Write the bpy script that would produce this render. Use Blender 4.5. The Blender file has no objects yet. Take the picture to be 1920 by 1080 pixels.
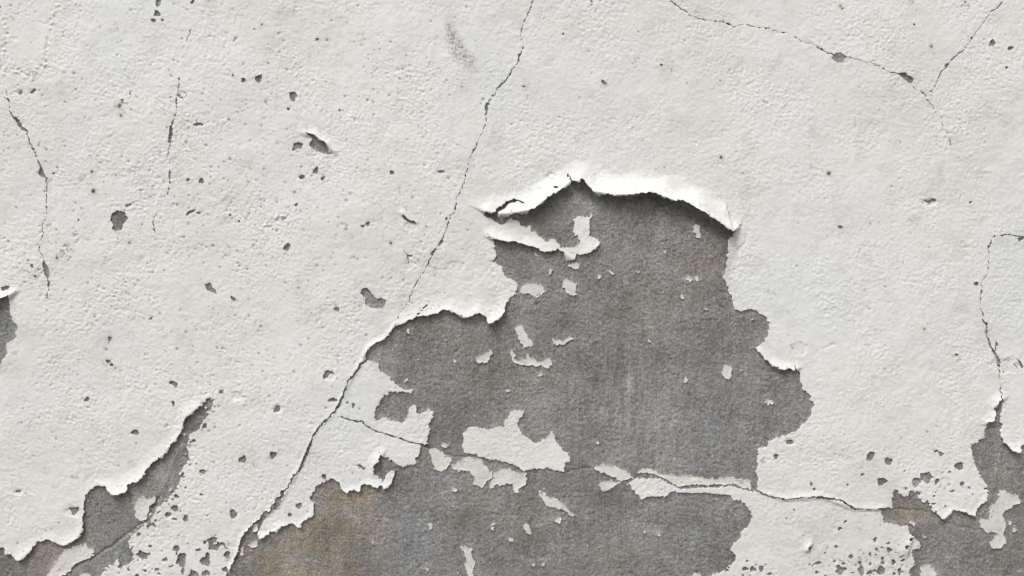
import bpy, math, random
import numpy as np

# ------------------------------------------------------------------ camera, sky, sun, exposure
scene = bpy.context.scene
MM = 0.001                      # one traced unit of the wall = 1 mm
ZC = 1.2                        # height of the middle of the view
cam_d = bpy.data.cameras.new('camera')
cam = bpy.data.objects.new('camera', cam_d)
scene.collection.objects.link(cam)
HFOV = math.radians(62)
cam_d.sensor_width = 36
cam_d.lens = 18 / math.tan(HFOV / 2)
cam_d.clip_start = 0.05
cam_d.clip_end = 500
cam.location = (0, -0.96 / math.tan(HFOV / 2), ZC)
cam.rotation_euler = (math.pi / 2, 0, 0)
scene.camera = cam
scene.render.resolution_x, scene.render.resolution_y = 1024, 576

SUN_EL, SUN_AZ = math.radians(57), math.radians(-38)   # azimuth measured from straight in front of the wall, minus = left
w = bpy.data.worlds.new('World')
scene.world = w
w.use_nodes = True
nt = w.node_tree
bg = nt.nodes['Background']
sky = nt.nodes.new('ShaderNodeTexSky')
sky.sky_type = 'NISHITA'
sky.sun_disc = False
sky.sun_elevation = SUN_EL
sky.sun_rotation = math.pi - SUN_AZ
sky.dust_density = 4.0
sky.air_density = 1.0
sky.ozone_density = 1.0
hs = nt.nodes.new('ShaderNodeHueSaturation')
hs.inputs['Saturation'].default_value = 0.16            # cloud cover greys the sky
nt.links.new(sky.outputs[0], hs.inputs['Color'])
nt.links.new(hs.outputs[0], bg.inputs['Color'])
bg.inputs['Strength'].default_value = 0.085

sd = bpy.data.lights.new('sun', 'SUN')
sd.energy = 1.5
sd.angle = math.radians(22)
sd.color = (1.0, 0.988, 0.97)
sun = bpy.data.objects.new('sun', sd)
scene.collection.objects.link(sun)
from mathutils import Vector
to_sun = Vector((math.sin(SUN_AZ) * math.cos(SUN_EL), -math.cos(SUN_AZ) * math.cos(SUN_EL), math.sin(SUN_EL)))
sun.rotation_euler = (-to_sun).to_track_quat('-Z', 'Y').to_euler()
sun.location = to_sun * 20

vs = scene.view_settings
vs.view_transform = 'Standard'
vs.look = 'None'
vs.gamma = 1
vs.use_curve_mapping = False
vs.exposure = 0.76

RNG = np.random.default_rng(11)

# ------------------------------------------------------------------ small node helpers
def new_mat(name):
    m = bpy.data.materials.new(name)
    m.use_nodes = True
    t = m.node_tree
    return m, t, t.nodes['Principled BSDF']
def node(t, kind, **kw):
    n = t.nodes.new(kind)
    for k, v in kw.items():
        if k.startswith('i_'):
            n.inputs[k[2:].replace('_', ' ')].default_value = v
        else:
            setattr(n, k, v)
    return n
def noise(t, co, scale, detail=4, rough=0.55, dist=0.0):
    n = node(t, 'ShaderNodeTexNoise')
    n.inputs['Scale'].default_value = scale
    n.inputs['Detail'].default_value = detail
    n.inputs['Roughness'].default_value = rough
    n.inputs['Distortion'].default_value = dist
    t.links.new(co, n.inputs['Vector'])
    return n.outputs['Fac']
def ramp(t, fac, stops):
    r = node(t, 'ShaderNodeValToRGB')
    while len(r.color_ramp.elements) < len(stops):
        r.color_ramp.elements.new(0.5)
    for e, (p, c) in zip(r.color_ramp.elements, stops):
        e.position = p
        e.color = (*c, 1) if len(c) == 3 else c
    t.links.new(fac, r.inputs[0])
    return r.outputs['Color']
def mix(t, fac, a, b, mode='MIX'):
    n = node(t, 'ShaderNodeMix', data_type='RGBA', blend_type=mode)
    for sock, v in ((n.inputs[0], fac), (n.inputs[6], a), (n.inputs[7], b)):
        if isinstance(v, bpy.types.NodeSocket):
            t.links.new(v, sock)
        elif isinstance(v, (int, float)):
            sock.default_value = v
        else:
            sock.default_value = (*v, 1)
    return n.outputs[2]
def mul(t, a, b, op='MULTIPLY', clamp=False):
    n = node(t, 'ShaderNodeMath', operation=op, use_clamp=clamp)
    for sock, v in ((n.inputs[0], a), (n.inputs[1], b)):
        if isinstance(v, bpy.types.NodeSocket):
            t.links.new(v, sock)
        else:
            sock.default_value = v
    return n.outputs[0]
def bump(t, h, strength, dist, prev=None):
    b = node(t, 'ShaderNodeBump')
    b.inputs['Strength'].default_value = strength
    b.inputs['Distance'].default_value = dist
    t.links.new(h, b.inputs['Height'])
    if prev is not None:
        t.links.new(prev, b.inputs['Normal'])
    return b.outputs[0]
def stain_channels(t):
    a = node(t, 'ShaderNodeAttribute', attribute_name='stain')
    s = node(t, 'ShaderNodeSeparateColor')
    t.links.new(a.outputs['Color'], s.inputs[0])
    return s.outputs[0], s.outputs[1], s.outputs[2], a.outputs['Alpha']

# ------------------------------------------------------------------ materials
def make_paint():
    m, t, p = new_mat('old_white_masonry_paint')
    co = node(t, 'ShaderNodeTexCoord').outputs['Object']
    dirt, rust, beige, fresh = stain_channels(t)
    c = ramp(t, noise(t, co, 2.2, 5, 0.6), [(0.36, (0.70, 0.684, 0.65)), (0.5, (0.74, 0.730, 0.702)), (0.64, (0.725, 0.726, 0.712))])
    c2 = ramp(t, noise(t, co, 22, 4, 0.6), [(0.34, (0.90, 0.895, 0.88)), (0.5, (1, 1, 1)), (0.66, (0.975, 0.97, 0.955))])
    c = mix(t, 1.0, c, c2, 'MULTIPLY')
    c3 = ramp(t, noise(t, co, 260, 3, 0.6), [(0.30, (0.86, 0.855, 0.845)), (0.5, (1, 1, 1))])
    c = mix(t, 0.6, c, c3, 'MULTIPLY')
    c = mix(t, mul(t, beige, 0.9, clamp=True), c, (0.62, 0.56, 0.47))
    c = mix(t, dirt, c, (0.16, 0.152, 0.145))
    c = mix(t, rust, c, ramp(t, rust, [(0.12, (0.60, 0.40, 0.21)), (0.45, (0.27, 0.14, 0.055)), (0.75, (0.06, 0.035, 0.02))]))
    t.links.new(c, p.inputs['Base Color'])
    p.inputs['Roughness'].default_value = 0.72
    p.inputs['Specular IOR Level'].default_value = 0.3
    b = bump(t, noise(t, co, 190, 4, 0.6, 0.6), 0.38, 0.0018)
    t.links.new(b, p.inputs['Normal'])
    return m
def make_cement():
    m, t, p = new_mat('bare_cement_render')
    tc = node(t, 'ShaderNodeTexCoord').outputs['Object']
    brown, pale, blue, al = stain_channels(t)
    c = ramp(t, noise(t, tc, 9, 6, 0.62), [(0.36, (0.205, 0.197, 0.185)), (0.5, (0.258, 0.252, 0.241)), (0.64, (0.316, 0.312, 0.303))])
    g = ramp(t, noise(t, tc, 330, 4, 0.7), [(0.36, (0.40, 0.39, 0.38)), (0.5, (1, 1, 1)), (0.64, (1.7, 1.7, 1.7))])
    c = mix(t, 0.60, c, g, 'MULTIPLY')
    c = mix(t, 0.45, c, ramp(t, noise(t, tc, 75, 5, 0.7), [(0.34, (0.72, 0.71, 0.70)), (0.5, (1, 1, 1)), (0.66, (1.25, 1.25, 1.24))]), 'MULTIPLY')
    mp = node(t, 'ShaderNodeMapping')
    mp.inputs['Scale'].default_value = (75, 75, 11)
    t.links.new(tc, mp.inputs['Vector'])
    streak = noise(t, mp.outputs[0], 1.0, 4, 0.6)
    c = mix(t, mul(t, noise(t, tc, 5, 2), 0.62), c, ramp(t, streak, [(0.36, (0.76, 0.75, 0.74)), (0.52, (1, 1, 1)), (0.66, (1.28, 1.28, 1.29))]), 'MULTIPLY')
    c = mix(t, blue, c, mix(t, 1.0, c, (0.985, 1.005, 1.05), 'MULTIPLY'))
    c = mix(t, brown, c, mix(t, 1.0, c, (1.10, 0.97, 0.79), 'MULTIPLY'))
    pk = mul(t, pale, ramp(t, noise(t, tc, 140, 4, 0.7), [(0.38, (0, 0, 0)), (0.66, (1, 1, 1))]), clamp=True)
    c = mix(t, pk, c, (0.50, 0.48, 0.44))
    mp2 = node(t, 'ShaderNodeMapping')
    mp2.inputs['Scale'].default_value = (170, 170, 15)
    t.links.new(tc, mp2.inputs['Vector'])
    scr = ramp(t, noise(t, mp2.outputs[0], 1.0, 5, 0.65), [(0.48, (0, 0, 0)), (0.66, (1, 1, 1))])
    c = mix(t, mul(t, al, scr, clamp=True), c, (0.47, 0.465, 0.455))
    tan = ramp(t, noise(t, tc, 170, 4, 0.7), [(0.54, (0, 0, 0)), (0.66, (1, 1, 1))])
    c = mix(t, mul(t, mul(t, brown, tan), 0.32, clamp=True), c, (0.40, 0.30, 0.19))
    # pale sand grains and rust coloured grains
    v = node(t, 'ShaderNodeTexVoronoi', feature='F1')
    v.inputs['Scale'].default_value = 95
    t.links.new(tc, v.inputs['Vector'])
    sep = node(t, 'ShaderNodeSeparateColor')
    t.links.new(v.outputs['Color'], sep.inputs[0])
    rare = mul(t, sep.outputs[0], 0.66, 'GREATER_THAN')
    rad = mul(t, sep.outputs[1], 0.26, 'MULTIPLY')
    dot = mul(t, v.outputs['Distance'], rad, 'LESS_THAN')
    c = mix(t, mul(t, mul(t, rare, dot), 0.85), c, ramp(t, sep.outputs[2], [(0.0, (0.55, 0.54, 0.51)), (0.8, (0.45, 0.43, 0.40)), (0.93, (0.36, 0.24, 0.14))]))
    v2 = node(t, 'ShaderNodeTexVoronoi', feature='F1')
    v2.inputs['Scale'].default_value = 150
    t.links.new(tc, v2.inputs['Vector'])
    sp2 = node(t, 'ShaderNodeSeparateColor')
    t.links.new(v2.outputs['Color'], sp2.inputs[0])
    pore = mul(t, mul(t, sp2.outputs[0], 0.62, 'GREATER_THAN'), mul(t, v2.outputs['Distance'], mul(t, sp2.outputs[1], 0.34), 'LESS_THAN'))
    c = mix(t, mul(t, pore, 0.7), c, ramp(t, sp2.outputs[2], [(0.0, (0.09, 0.085, 0.08)), (0.55, (0.12, 0.115, 0.11)), (0.6, (0.38, 0.375, 0.365))]))
    t.links.new(c, p.inputs['Base Color'])
    p.inputs['Roughness'].default_value = 0.95
    p.inputs['Specular IOR Level'].default_value = 0.15
    b = bump(t, noise(t, tc, 230, 6, 0.8), 0.8, 0.0035)
    t.links.new(b, p.inputs['Normal'])
    return m
def make_ground():
    m, t, p = new_mat('grey_paving')
    co = node(t, 'ShaderNodeTexCoord').outputs['Object']
    c = ramp(t, noise(t, co, 1.5, 6, 0.6), [(0.3, (0.10, 0.098, 0.094)), (0.7, (0.15, 0.147, 0.14))])
    c = mix(t, 0.5, c, ramp(t, noise(t, co, 160, 3, 0.6), [(0.3, (0.6, 0.6, 0.6)), (0.7, (1.2, 1.2, 1.2))]), 'MULTIPLY')
    t.links.new(c, p.inputs['Base Color'])
    p.inputs['Roughness'].default_value = 0.9
    t.links.new(bump(t, noise(t, co, 120, 4), 0.4, 0.004), p.inputs['Normal'])
    return m
PAINT, CEMENT, PAVING = make_paint(), make_cement(), make_ground()

# ------------------------------------------------------------------ traced outlines (mm on the wall, x right, y down)
UPPER_LIP = [(930,410),(945,408),(960,402),(966,399),(968,402),(980,402),(1000,393),(1007,387),(1020,378),(1028,369),(1040,364),(1050,358),(1052,355),(1060,353),(1067,349),(1069,340),(1068,334),(1061,328),(1066,326),(1070,336),(1076,341),(1084,344),(1087,337),(1092,337),(1098,345),(1105,352),(1110,358),(1113,364),(1119,368),(1127,366),(1137,365),(1150,368),(1176,370),(1190,365),(1205,362),(1220,362),(1230,364),(1238,370),(1262,378),(1275,377),(1287,381),(1300,391),(1310,396),(1322,403),(1332,409),(1345,418),(1360,427),(1370,434)]
BIG = [(908,397),(922,400),(932,392),(938,385),(950,378),(960,374),(968,373),(980,377),(989,384),(978,380),(966,378),(960,380),(948,388),(938,398)] + UPPER_LIP + [
(1377,431),(1383,419),(1381,428),(1371,441),(1368,444),(1366,456),(1364,470),(1363,490),(1360,505),(1355,520),(1359,525),(1364,535),(1365,540),(1369,552),(1376,567),(1377,577),(1382,581),(1391,584),(1401,579),(1415,581),(1425,589),(1439,595),(1440,601),(1444,607),(1442,622),(1440,632),(1431,642),(1419,651),(1417,655),(1425,664),(1436,675),(1440,680),(1450,687),(1457,687),(1467,694),(1477,691),(1487,695),(1491,682),(1494,690),(1500,700),(1500,715),(1506,730),(1517,740),(1522,750),(1527,760),(1522,770),(1519,784),(1506,796),(1494,809),(1478,812),(1470,816),(1455,822),(1440,829),(1439,835),(1421,842),(1421,855),(1419,867),(1420,877),(1416,885),(1421,892),(1421,922),
(1395,918),(1370,911),(1347,914),(1330,915),(1297,914),(1275,917),(1255,907),(1235,897),(1225,897),(1190,900),(1177,907),(1180,910),(1194,924),(1200,935),(1205,937),(1212,931),(1230,930),(1249,929),(1259,920),(1290,925),(1320,922),(1340,924),(1345,928),(1355,925),(1367,929),(1376,940),(1390,936),(1397,945),(1406,957),(1410,972),(1405,985),(1392,994),(1389,1010),(1376,1017),(1369,1031),(1380,1042),(1375,1057),(1365,1060),(1368,1070),(1350,1074),(1335,1077),(1322,1092),(1330,1130),(1300,1180),(1180,1230),(1020,1215),(900,1260),(760,1240),(600,1225),(500,1190),(405,1150),(415,1100),
(427,1072),(440,1050),(446,1035),(449,1017),(457,1002),(470,985),(480,980),(495,957),(503,959),(510,950),(514,940),(525,924),(533,925),(526,945),(518,957),(505,965),(494,977),(486,992),
(484,1004),(487,1011),(505,1002),(507,996),(517,1001),(527,987),(550,982),(561,989),(567,979),(584,970),(589,960),(589,946),(580,934),(587,921),(595,911),(612,901),(624,897),(632,903),(639,904),(640,917),(650,925),(656,920),(675,920),(676,911),(686,907),(695,909),(704,914),(714,910),(720,917),(730,911),(736,905),(737,892),(742,882),(730,886),(721,892),(720,901),(715,901),(711,894),(701,889),(700,882),(704,872),(711,861),(716,852),(725,857),(735,864),(745,872),(755,875),(765,871),(780,871),(782,866),(777,861),(786,851),(789,837),(790,834),
(800,831),(805,810),(807,805),(805,794),(814,777),(810,769),(797,772),(787,777),(780,774),(784,761),(775,760),(767,765),(765,782),(757,791),(742,792),(737,787),(727,786),(719,781),(712,786),(705,789),(704,770),(710,756),(716,746),(730,737),(740,734),(757,736),(775,735),(776,731),(760,732),(750,726),(742,720),(731,712),(727,702),(717,700),(710,690),(711,684),(702,679),(687,675),
(686,665),(691,652),(710,640),(724,634),(730,625),(740,612),(749,609),(757,606),(766,599),(775,598),(782,594),(795,591),(810,589),(817,589),(825,584),(835,580),(844,581),(846,586),(855,587),(867,594),(877,597),(886,591),(895,587),(911,591),(914,606),(927,604),(940,596),(947,585),(946,575),(952,562),(960,555),(966,551),(972,535),(966,526),(960,523),(952,522),(945,516),(940,502),(934,496),(925,492),(924,489),(929,481),(930,472),(927,461),(924,455),(922,450),(924,445),
(935,450),(947,454),(960,452),(965,454),(985,459),(1005,465),(1020,473),(1047,467),(1056,472),(1062,484),(1067,489),(1076,487),(1080,479),(1102,475),(1120,464),(1124,456),(1120,446),(1110,444),(1104,440),(1106,417),(1109,405),(1106,399),(1104,406),(1099,409),(1095,404),(1085,406),(1076,410),(1077,425),(1075,435),(1082,444),(1088,455),(1080,461),(1065,465),(1052,464),(1046,456),(1037,447),(1024,455),(1014,446),(997,432),(994,422),(985,429),(971,414),(960,410),(942,420),(922,411),(910,406)]
STRIP = [(394,745),(400,750),(397,760),(392,770),(385,780),(379,795),(370,809),(355,812),(354,825),(349,840),(352,852),(355,864),(345,875),(336,890),(336,910),(327,922),(312,940),(300,946),(292,957),(287,970),(280,980),(272,982),(265,990),(250,1002),(241,1015),(244,1027),(251,1035),(250,1050),(240,1060),(226,1060),(222,1050),(212,1057),(197,1067),(191,1080),(185,1110),(120,1150),(20,1160),(-60,1120),(-70,1060),(-20,1030),(0,1027),(5,1027),(9,1032),(12,1039),(22,1037),(27,1046),(37,1051),(50,1044),(60,1030),(67,1017),(82,1012),(95,1012),(107,1019),(122,1022),(135,1017),(145,1009),(152,1002),(157,995),(157,982),(156,972),(160,957),(156,952),(160,942),(161,930),(170,919),(187,907),(197,911),(207,922),(217,928),(230,924),(240,920),(240,907),(250,902),(262,900),(271,890),(272,884),(282,872),(295,861),(305,857),(315,845),(321,831),(331,826),(335,815),(340,809),(346,792),(350,780),(365,776),(369,765),(380,760),(385,750)]
EDGE_L = [(0,561),(10,556),(19,554),(16,562),(19,572),(20,587),(27,600),(32,612),(30,630),(25,637),(15,642),(11,652),(14,664),(6,672),(0,684),(-40,690),(-75,610),(-30,570)]
RIGHT = [(1877,738),(1880,745),(1879,752),(1881,760),(1879,775),(1875,790),(1882,802),(1875,812),(1877,822),(1887,835),(1897,844),(1910,849),(1914,842),(1912,836),(1920,834),(1960,812),(2030,835),(2070,900),(2050,1000),(2080,1090),(2030,1180),(1900,1210),(1780,1190),(1715,1150),(1707,1080),(1705,1070),(1714,1062),(1714,1047),(1710,1032),(1717,1030),(1725,1025),(1726,1016),(1710,1007),(1706,1002),(1705,989),(1690,987),(1675,985),(1660,982),(1656,970),(1652,957),(1655,952),(1665,953),(1674,950),(1671,937),(1676,932),(1674,925),(1682,919),(1687,926),(1694,932),(1704,930),(1706,920),(1714,920),(1722,932),(1730,941),(1740,940),(1746,950),(1750,957),(1760,967),(1766,974),(1772,970),(1782,962),(1785,955),(1800,957),(1810,960),(1826,967),(1830,960),(1837,947),(1847,940),(1852,927),(1851,910),(1845,902),(1835,890),(1830,872),(1824,857),(1820,840),(1829,832),(1837,825),(1847,820),(1846,810),(1850,792),(1862,790),(1866,777),(1864,764),(1872,755),(1876,748)]
HOLES = [BIG, STRIP, EDGE_L, RIGHT]
ISLANDS = [
[(960,770),(984,770),(981,777),(971,790),(970,797),(976,809),(985,819),(1000,830),(1012,829),(1025,820),(1036,810),(1039,817),(1046,832),(1056,845),(1065,850),(1070,864),(1060,867),(1057,885),(1045,881),(1037,881),(1025,877),(1012,881),(1002,879),(992,882),(982,884),(972,876),(960,871),(940,866),(927,862),(912,861),(902,856),(890,852),(870,849),(866,835),(870,822),(870,808),(882,799),(902,803),(915,807),(930,802),(945,801),(947,790),(955,777)],
[(802,845),(812,841),(827,846),(837,852),(846,861),(842,872),(830,884),(815,880),(810,867),(809,855)],
[(845,872),(855,870),(867,859),(880,857),(900,860),(910,872),(915,881),(924,885),(922,895),(910,904),(905,916),(896,911),(886,909),(890,895),(880,885),(872,881),(860,882),(847,879)],
[(927,887),(942,880),(960,880),(975,890),(986,886),(987,902),(985,910),(975,915),(969,924),(962,920),(960,907),(955,907),(940,911),(930,909),(919,917),(916,910),(925,897)],
[(1109,875),(1120,875),(1132,869),(1147,874),(1167,880),(1182,890),(1189,899),(1182,897),(1172,900),(1160,900),(1147,895),(1132,887),(1117,881)],
[(1122,912),(1125,906),(1147,902),(1165,903),(1164,907),(1152,910),(1142,917),(1132,921)],
[(1009,919),(1020,922),(1027,932),(1042,935),(1057,946),(1065,956),(1077,966),(1067,967),(1060,955),(1047,954),(1032,951),(1026,952),(1021,942),(1010,930)],
[(980,982),(992,985),(997,1002),(989,1002),(985,992)],
[(1045,969),(1056,967),(1052,975),(1047,984),(1042,976)],
[(862,1021),(875,1027),(889,1027),(884,1036),(885,1047),(890,1056),(887,1080),(881,1092),(877,1077),(872,1062),(875,1052),(869,1045),(870,1035),(866,1031)],
[(824,831),(832,831),(841,835),(837,840),(824,837)],
[(892,671),(902,667),(915,660),(919,654),(923,660),(920,670),(914,679),(905,680),(896,683),(894,676)],
[(966,617),(971,609),(979,609),(984,620),(990,634),(999,640),(996,649),(981,650),(974,637),(969,625)],
[(1034,634),(1046,639),(1060,636),(1067,632),(1077,632),(1067,639),(1059,645),(1046,648),(1037,641)],
[(957,660),(960,655),(965,662),(965,672),(975,677),(985,676),(987,662),(991,661),(994,670),(1007,677),(1019,677),(1026,670),(1035,674),(1034,684),(1026,691),(1012,686),(1007,689),(997,685),(980,684),(965,681),(960,675)],
[(1056,536),(1057,527),(1064,522),(1072,529),(1082,531),(1079,540),(1082,551),(1076,553),(1062,550)],
[(981,535),(987,529),(1000,531),(1012,530),(1021,539),(1026,545),(1005,559),(992,550),(979,551),(974,548),(977,540)],
[(1066,496),(1077,491),(1084,493),(1085,503),(1072,501)],
[(1299,424),(1305,421),(1315,420),(1312,430),(1314,446),(1307,446),(1301,432)],
[(1352,700),(1361,682),(1372,691),(1371,709),(1361,710)],
[(1282,716),(1288,706),(1292,708),(1291,714),(1285,719)],
[(1432,752),(1446,750),(1451,755),(1440,761)],
[(1197,884),(1206,877),(1225,881),(1236,888),(1260,890),(1275,894),(1287,890),(1302,894),(1330,899),(1370,893),(1382,900),(1407,899),(1408,916),(1390,914),(1382,908),(1370,906),(1360,909),(1342,908),(1330,910),(1315,908),(1295,909),(1277,912),(1267,908),(1257,903),(1235,892),(1225,889),(1210,885),(1199,887)],
[(90,1080),(95,1065),(107,1050),(120,1032),(140,1024),(160,1020),(165,1027),(177,1032),(172,1044),(150,1052),(140,1060),(130,1070),(114,1080),(100,1100),(85,1100)],
[(250,945),(265,932),(277,936),(287,932),(292,935),(287,945),(280,951),(277,962),(275,975),(260,976),(254,970),(250,957)],
[(150,1078),(162,1075),(170,1078),(165,1095),(150,1095)],
[(1875,922),(1882,920),(1897,926),(1910,930),(1914,942),(1902,947),(1895,955),(1885,956),(1882,967),(1886,985),(1882,1000),(1886,1017),(1880,1027),(1870,1030),(1856,1022),(1865,1010),(1870,1000),(1860,995),(1850,1001),(1840,987),(1835,977),(1850,960),(1865,945),(1874,935)],
[(1705,976),(1717,982),(1712,986),(1706,983)],
[(1729,1062),(1742,1058),(1752,1068),(1758,1080),(1740,1088),(1724,1084)],
[(1298,1079),(1306,1075),(1314,1080),(1312,1090),(1300,1092)],
[(472,990),(478,983),(483,986),(482,996),(475,998)],[(465,1020),(474,1016),(483,1017),(482,1026),(470,1028)],[(449,1040),(452,1028),(456,1026),(455,1038),(452,1043)],
[(1288,522),(1294,518),(1298,524),(1293,529)],[(1302,521),(1309,517),(1313,523),(1307,529)],
]
CRUMBS = [(766,621,4.5),(834,639,2.2),(852,676,3),(1324,578,3),(1386,601,2.2),(1412,600,2),(1273,637,2.2),(1219,640,3),(1031,509,5),(1123,518,4),(1146,511,4),(1005,478,3.2),(1013,703,3.5),(952,733,4),(806,986,5),(852,917,4.5),(761,974,2),(1895,981,3.5),(1904,994,5),(1280,557,4),(784,676,3),(925,983,3),(924,993,3.5),(1210,890,2),(1182,444,2.2),(1248,472,2.4),(1196,510,2.6),(1390,695,2.5),(1120,830,2.2),(958,1012,4),(1000,1060,3),(1020,1058,3),(800,1068,3),(1210,997,3),(1236,1002,4),(1100,1022,2.4),(1315,965,2.5),(696,716,3.5),(760,715,3),(1733,1006,3),(1780,1050,2),(1912,1072,3),(700,1016,3),(1345,505,2.5),(860,1077,3)]
CHIPS = [
[(20,213),(30,220),(36,229),(43,237),(52,243),(53,248),(46,246),(38,241),(33,233),(26,223)],[(73,318),(77,311),(82,320),(85,332),(90,333),(88,337),(82,335),(74,330),(71,325)],[(662,700),(668,694),(669,701),(663,709),(659,711)],[(632,764),(636,752),(641,748),(641,757),(637,764)],[(1852,634),(1856,634),(1859,648),(1867,658),(1875,672),(1877,686),(1872,688),(1869,672),(1861,658),(1855,648)],[(583,826),(580,838),(573,850),(568,866),(564,880),(569,878),(574,862),(580,846),(586,832)],  # small outlines knocked through the paint
[(1562,101),(1575,99),(1587,104),(1584,112),(1580,118),(1565,115),(1561,110)],
[(1684,137),(1692,137),(1699,135),(1701,141),(1711,145),(1715,151),(1710,155),(1697,151)],
[(79,492),(86,494),(93,507),(92,520),(88,525),(83,512)],
[(317,236),(322,232),(324,242),(322,257),(322,270),(314,268),(317,252)],
[(290,10),(293,-4),(303,-2),(300,9),(296,14)],
[(478,143),(491,140),(491,148),(485,157),(479,152)],
[(567,249),(580,249),(590,254),(602,264),(611,268),(614,275),(617,286),(627,284),(619,290),(606,288),(592,282),(581,274),(579,267),(584,263),(583,256),(576,252)],
[(551,268),(562,266),(568,270),(566,279),(556,279),(546,284)],
[(585,322),(590,315),(595,311),(597,319),(594,325),(587,325)],
[(559,331),(564,326),(572,329),(570,335),(562,336)],
[(753,399),(757,402),(766,411),(779,416),(781,421),(771,418),(765,415),(756,410)],
[(541,454),(546,459),(540,472),(530,469),(532,462)],
[(675,550),(680,541),(689,540),(695,547),(706,560),(717,559),(724,564),(721,574),(711,579),(695,577),(686,571),(684,559)],
[(606,704),(611,695),(624,696),(627,704),(621,700),(615,706),(607,712)],
[(207,402),(219,394),(234,399),(239,409),(232,419),(227,430),(217,434),(209,430),(210,421),(205,412)],
[(384,533),(392,529),(398,535),(396,545),(388,545)],
[(315,718),(322,713),(331,718),(333,726),(328,729),(322,722)],
[(387,1012),(400,1006),(409,1009),(405,1016),(397,1017),(402,1022),(415,1016),(422,1020),(421,1025),(427,1027),(425,1031),(415,1022),(410,1027),(406,1035),(397,1031),(390,1032),(392,1022)],
[(668,872),(676,871),(682,877),(688,876),(681,883),(676,877)],
[(1037,349),(1043,349),(1048,353),(1041,355)],
[(1627,849),(1631,846),(1640,848),(1639,856),(1632,865),(1622,864)],
[(1907,446),(1911,455),(1919,449),(1924,444)],
[(1,539),(10,536),(19,537),(16,543),(4,546)],
[(128,951),(140,953),(150,948),(148,958),(138,967),(132,960)],
[(1910,676),(1914,676),(1921,690),(1917,691)],
]
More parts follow.
